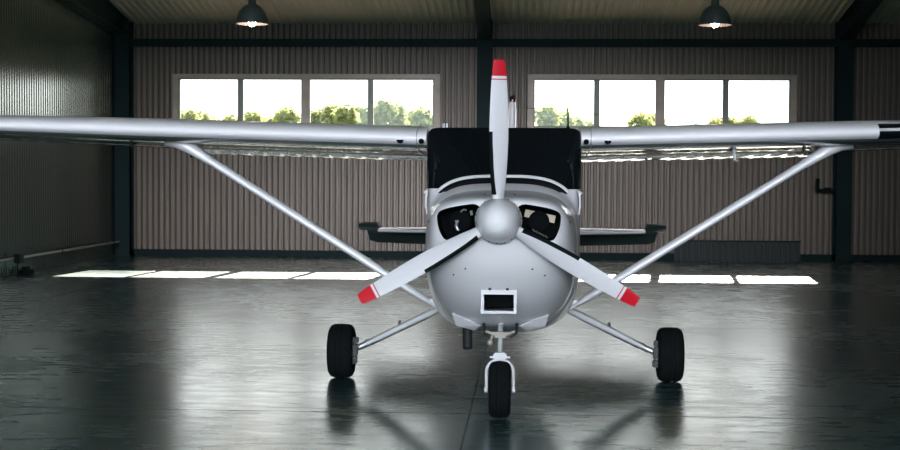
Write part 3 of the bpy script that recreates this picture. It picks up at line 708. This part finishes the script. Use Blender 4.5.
CAM = dict(f=1454.8, x=.1868, y=-11.8413, z=1.6626, yaw=.0534, pit=.0338, rol=-.0053)
def sight(u, v, y):
    """where the sight line through the old survey picture meets distance y (used once to lay out the tree line)"""
    s, c = math.sin(CAM['yaw']), math.cos(CAM['yaw']); fw = Vector((-s, c, 0)); rt = Vector((c, s, 0)); U = Vector((0, 0, 1))
    sp, cp = math.sin(CAM['pit']), math.cos(CAM['pit']); f2 = fw*cp - U*sp; u2 = U*cp + fw*sp
    X, Y = (u-450)/CAM['f'], (225-v)/CAM['f']; cr, sr = math.cos(CAM['rol']), math.sin(CAM['rol'])
    d = f2 + rt*(X*cr + Y*sr) + u2*(-X*sr + Y*cr); t = (y - CAM['y'])/d.y
    return Vector((CAM['x'], CAM['y'], CAM['z'])) + d*t
def tree(px, py, hw, Y, label, grey=False, rng=None):
    top = sight(px, py - 2.5, Y); ppm = CAM['f']/(Y - CAM['y']); R = max(.45, hw/ppm); H = top.z
    r = empty('tree', (top.x, Y, -.05)); tag(r, label, 'tree', 'trees beyond the windows')
    b = bmesh.new(); tube(b, [(0, 0, 0), (.05, 0, H*.35), (0, .03, H*.75)], [.14, .10, .03], 8)
    for k in range(5):
        a = rng.random()*6.28; z0 = H*(.35 + .08*k); tube(b, [(0, 0, z0), (R*.6*math.cos(a), R*.6*math.sin(a), z0 + H*.2)], [.05, .015], 6)
    obj('trunk', b, 'bark', r)
    b = bmesh.new(); clumps = []
    for k in range(16):
        z = H - 2.6*rng.random()**1.3 - .15; q = R*(.9 if z < H - .7 else .45)
        clumps.append((Vector((rng.uniform(-q, q), rng.uniform(-q, q), z - .2)), R*rng.uniform(.28, .45)))
    clumps += [(Vector((R*.15, 0, H-.30)), .34), (Vector((-R*.35, 0, H-.42)), .36), (Vector((R*.55, 0, H-.55)), .36), (Vector((0, .1, H-.7)), .42)]
    for c, cr in clumps:
        for k in range(120):
            d = Vector((rng.gauss(0, 1), rng.gauss(0, 1), rng.gauss(0, .8))).normalized() * cr * (.55 + .5*rng.random()); p = c + d
            if p.z > H + .05: continue
            m = Matrix.Translation(p) @ Matrix.Rotation(rng.random()*6.28, 4, Vector((rng.gauss(0, 1), rng.gauss(0, 1), rng.gauss(0, 1))).normalized()); l = rng.uniform(.09, .17)
            v = [b.verts.new(m @ Vector(q)) for q in ((-l, 0, 0), (0, -l*.5, .02), (l, 0, 0), (0, l*.5, .02))]; b.faces.new(v)
    obj('foliage', b, 'leaf_grey' if grey else 'leaf', r, smooth=False)
TREES = [(187, 111, 10, 44, 'bushy green tree outside, in the first window pane by the gable wall'),
 (199, 112, 6, 47, 'slim dark tree outside, second from the frame in the first window pane'),
 (213, 119, 7, 50, 'lowest treetop outside the first window pane'),
 (233, 116, 8, 46, 'thin treetop outside, behind the first thin mullion'),
 (251, 112, 8, 45, 'loose green tree outside, in the second window pane beside the thin mullion'),
 (259, 116, 6, 49, 'small dark tree outside in the middle of the second window pane'),
 (272, 117, 7, 47, 'low treetop outside, between the small dark tree and the broad tree'),
 (286, 108, 13, 45, 'broad green tree outside, filling the corner of the second window pane'),
 (317, 110, 8, 48, 'pale tree outside, in the third window pane beside the wide post'),
 (331, 105, 10, 46, 'rounded tree outside in the middle of the third window pane'),
 (345, 105, 9, 45, 'green tree outside, just past the rounded tree of the third pane'),
 (360, 106, 7, 49, 'sparse treetop outside, at the thin mullion of the third pane'),
 (383, 100, 10, 46, 'tallest green tree outside, in the fourth window pane'),
 (394, 103, 6, 47, 'olive shoulder-high neighbour of the tallest tree outside'),
 (409, 113, 8, 60, 'pale grey-green tree outside, low beside the tallest tree'),
 (420, 108, 10, 45, 'spreading tree outside, by the end frame of the fourth pane'),
 (546, 106, 10, 45, 'yellow-green tree outside, in the first pane past the propeller'),
 (562, 112, 7, 51, 'tree outside directly behind the whip antenna'),
 (575, 118, 7, 56, 'low treetop outside, just past the whip antenna'),
 (586, 121, 8, 61, 'lowest bush-like treetop outside, near the mullion past the whip antenna'),
 (641, 114, 9, 46, 'palm-like loose tree outside, in the pane before the wide post'),
 (653, 115, 7, 50, 'small treetop outside, against the wide post past the tail fin'),
 (717, 119, 5, 46, 'small treetop outside, just before the last thin mullion'),
 (731, 118, 4, 51, 'narrow treetop outside, touching the last thin mullion'),
 (747, 117, 5, 45, 'lone small treetop outside in the last window pane')]
for i, (px, py, hw, Y, lab) in enumerate(TREES): tree(px, py, hw, Y, lab, 'grey' in lab, random.Random(100+i))

# ================================================================== LIGHT
w = bpy.data.worlds.new('World'); sc.world = w; w.use_nodes = True
nt = w.node_tree; N = nt.nodes; L = nt.links; bg = N['Background']
tc = N.new('ShaderNodeTexCoord'); sp = N.new('ShaderNodeSeparateXYZ'); L.new(tc.outputs['Generated'], sp.inputs[0])
mr = N.new('ShaderNodeMapRange'); mr.inputs['From Min'].default_value = -.5; mr.inputs['From Max'].default_value = .5; L.new(sp.outputs['Y'], mr.inputs['Value'])
mx = N.new('ShaderNodeMix'); mx.data_type = 'RGBA'; L.new(mr.outputs['Result'], mx.inputs['Factor'])
FRONT = 4.0; BACK = 5.4; GLOW = 88.
mx.inputs['A'].default_value = (.76*FRONT, .97*FRONT, 1.04*FRONT, 1); mx.inputs['B'].default_value = (1.02*BACK, .995*BACK, 1.0*BACK, 1)
# bright sky patch added and shaped to light airplane and wall through the doorway
ax = N.new('ShaderNodeMath'); ax.operation = 'ABSOLUTE'; L.new(sp.outputs['X'], ax.inputs[0])
def ramp(v, a, c):
    q = N.new('ShaderNodeMapRange'); q.interpolation_type = 'SMOOTHSTEP'; q.inputs['From Min'].default_value = a; q.inputs['From Max'].default_value = c; L.new(v, q.inputs['Value']); return q.outputs['Result']
def mul(u, v):
    q = N.new('ShaderNodeMath'); q.operation = 'MULTIPLY'; L.new(u, q.inputs[0]); L.new(v, q.inputs[1]); return q.outputs[0]
glow = mul(mul(ramp(ax.outputs[0], .20, .08), ramp(sp.outputs['Z'], .20, .14)), mul(ramp(sp.outputs['Y'], -.5, -.8), ramp(sp.outputs['Z'], .05, .085)))
gm = N.new('ShaderNodeMix'); gm.data_type = 'RGBA'; gm.blend_type = 'ADD'; gm.clamp_result = False; gm.inputs['B'].default_value = (.96*GLOW, .97*GLOW, 1.04*GLOW, 1)
L.new(glow, gm.inputs['Factor']); L.new(mx.outputs['Result'], gm.inputs['A']); L.new(gm.outputs['Result'], bg.inputs['Color']); bg.inputs['Strength'].default_value = 1.
sd = bpy.data.lights.new('sun', 'SUN'); sd.energy = 95; sd.angle = .009; sd.color = (1, .86, .70)
so = bpy.data.objects.new('sun', sd); C.objects.link(so)
sv = Vector((-.10, -1, -.575)); so.rotation_euler = sv.to_track_quat('-Z', 'Y').to_euler(); so.location = (3, 40, 25)
def area(name, x, y, z, sx, sy, e, rot, col, portal=False, spread=PI):
    d = bpy.data.lights.new(name, 'AREA'); d.shape = 'RECTANGLE'; d.size = sx; d.size_y = sy; d.energy = e; d.color = col; d.spread = spread
    if portal: d.cycles.is_portal = True
    o = bpy.data.objects.new(name, d); C.objects.link(o); o.location = (x, y, z); o.rotation_euler = rot; return o
area('door_portal', (DX0+DX1)/2, YF-.2, DZ/2, DX1-DX0, DZ, 1, (-PI/2, 0, PI), (1, 1, 1), True)
area('window_portal', -4.32, YB+.2, 3.13, 5.2, .95, 1, (PI/2, 0, PI), (1, 1, 1), True)
area('window_portal', 2.83, YB+.2, 3.13, 5.2, .95, 1, (PI/2, 0, PI), (1, 1, 1), True)

# ================================================================== CAMERA
cd = bpy.data.cameras.new('camera'); cam = bpy.data.objects.new('camera', cd); C.objects.link(cam); sc.camera = cam
cd.sensor_width = 36; cd.lens = 36*CAM['f']/900; cd.clip_end = 400
s, c = math.sin(CAM['yaw']), math.cos(CAM['yaw']); fw = Vector((-s, c, 0)); rt = Vector((c, s, 0)); U = Vector((0, 0, 1))
f2 = fw*math.cos(CAM['pit']) - U*math.sin(CAM['pit']); u2 = U*math.cos(CAM['pit']) + fw*math.sin(CAM['pit'])
cr, sr = math.cos(CAM['rol']), math.sin(CAM['rol'])
rt2 = rt*cr - u2*sr; up2 = rt*sr + u2*cr
cam.matrix_world = Matrix(((rt2.x, up2.x, -f2.x, CAM['x']), (rt2.y, up2.y, -f2.y, CAM['y']), (rt2.z, up2.z, -f2.z, CAM['z']), (0, 0, 0, 1)))

sc.view_settings.view_transform = 'Standard'; sc.view_settings.look = 'None'; sc.view_settings.exposure = 0; sc.view_settings.gamma = 1
sc.view_settings.use_curve_mapping = False
sc.cycles.use_denoising = True; sc.cycles.max_bounces = 10; sc.cycles.diffuse_bounces = 5; sc.cycles.glossy_bounces = 5
sc.cycles.caustics_reflective = False; sc.cycles.caustics_refractive = False; sc.cycles.transparent_max_bounces = 12
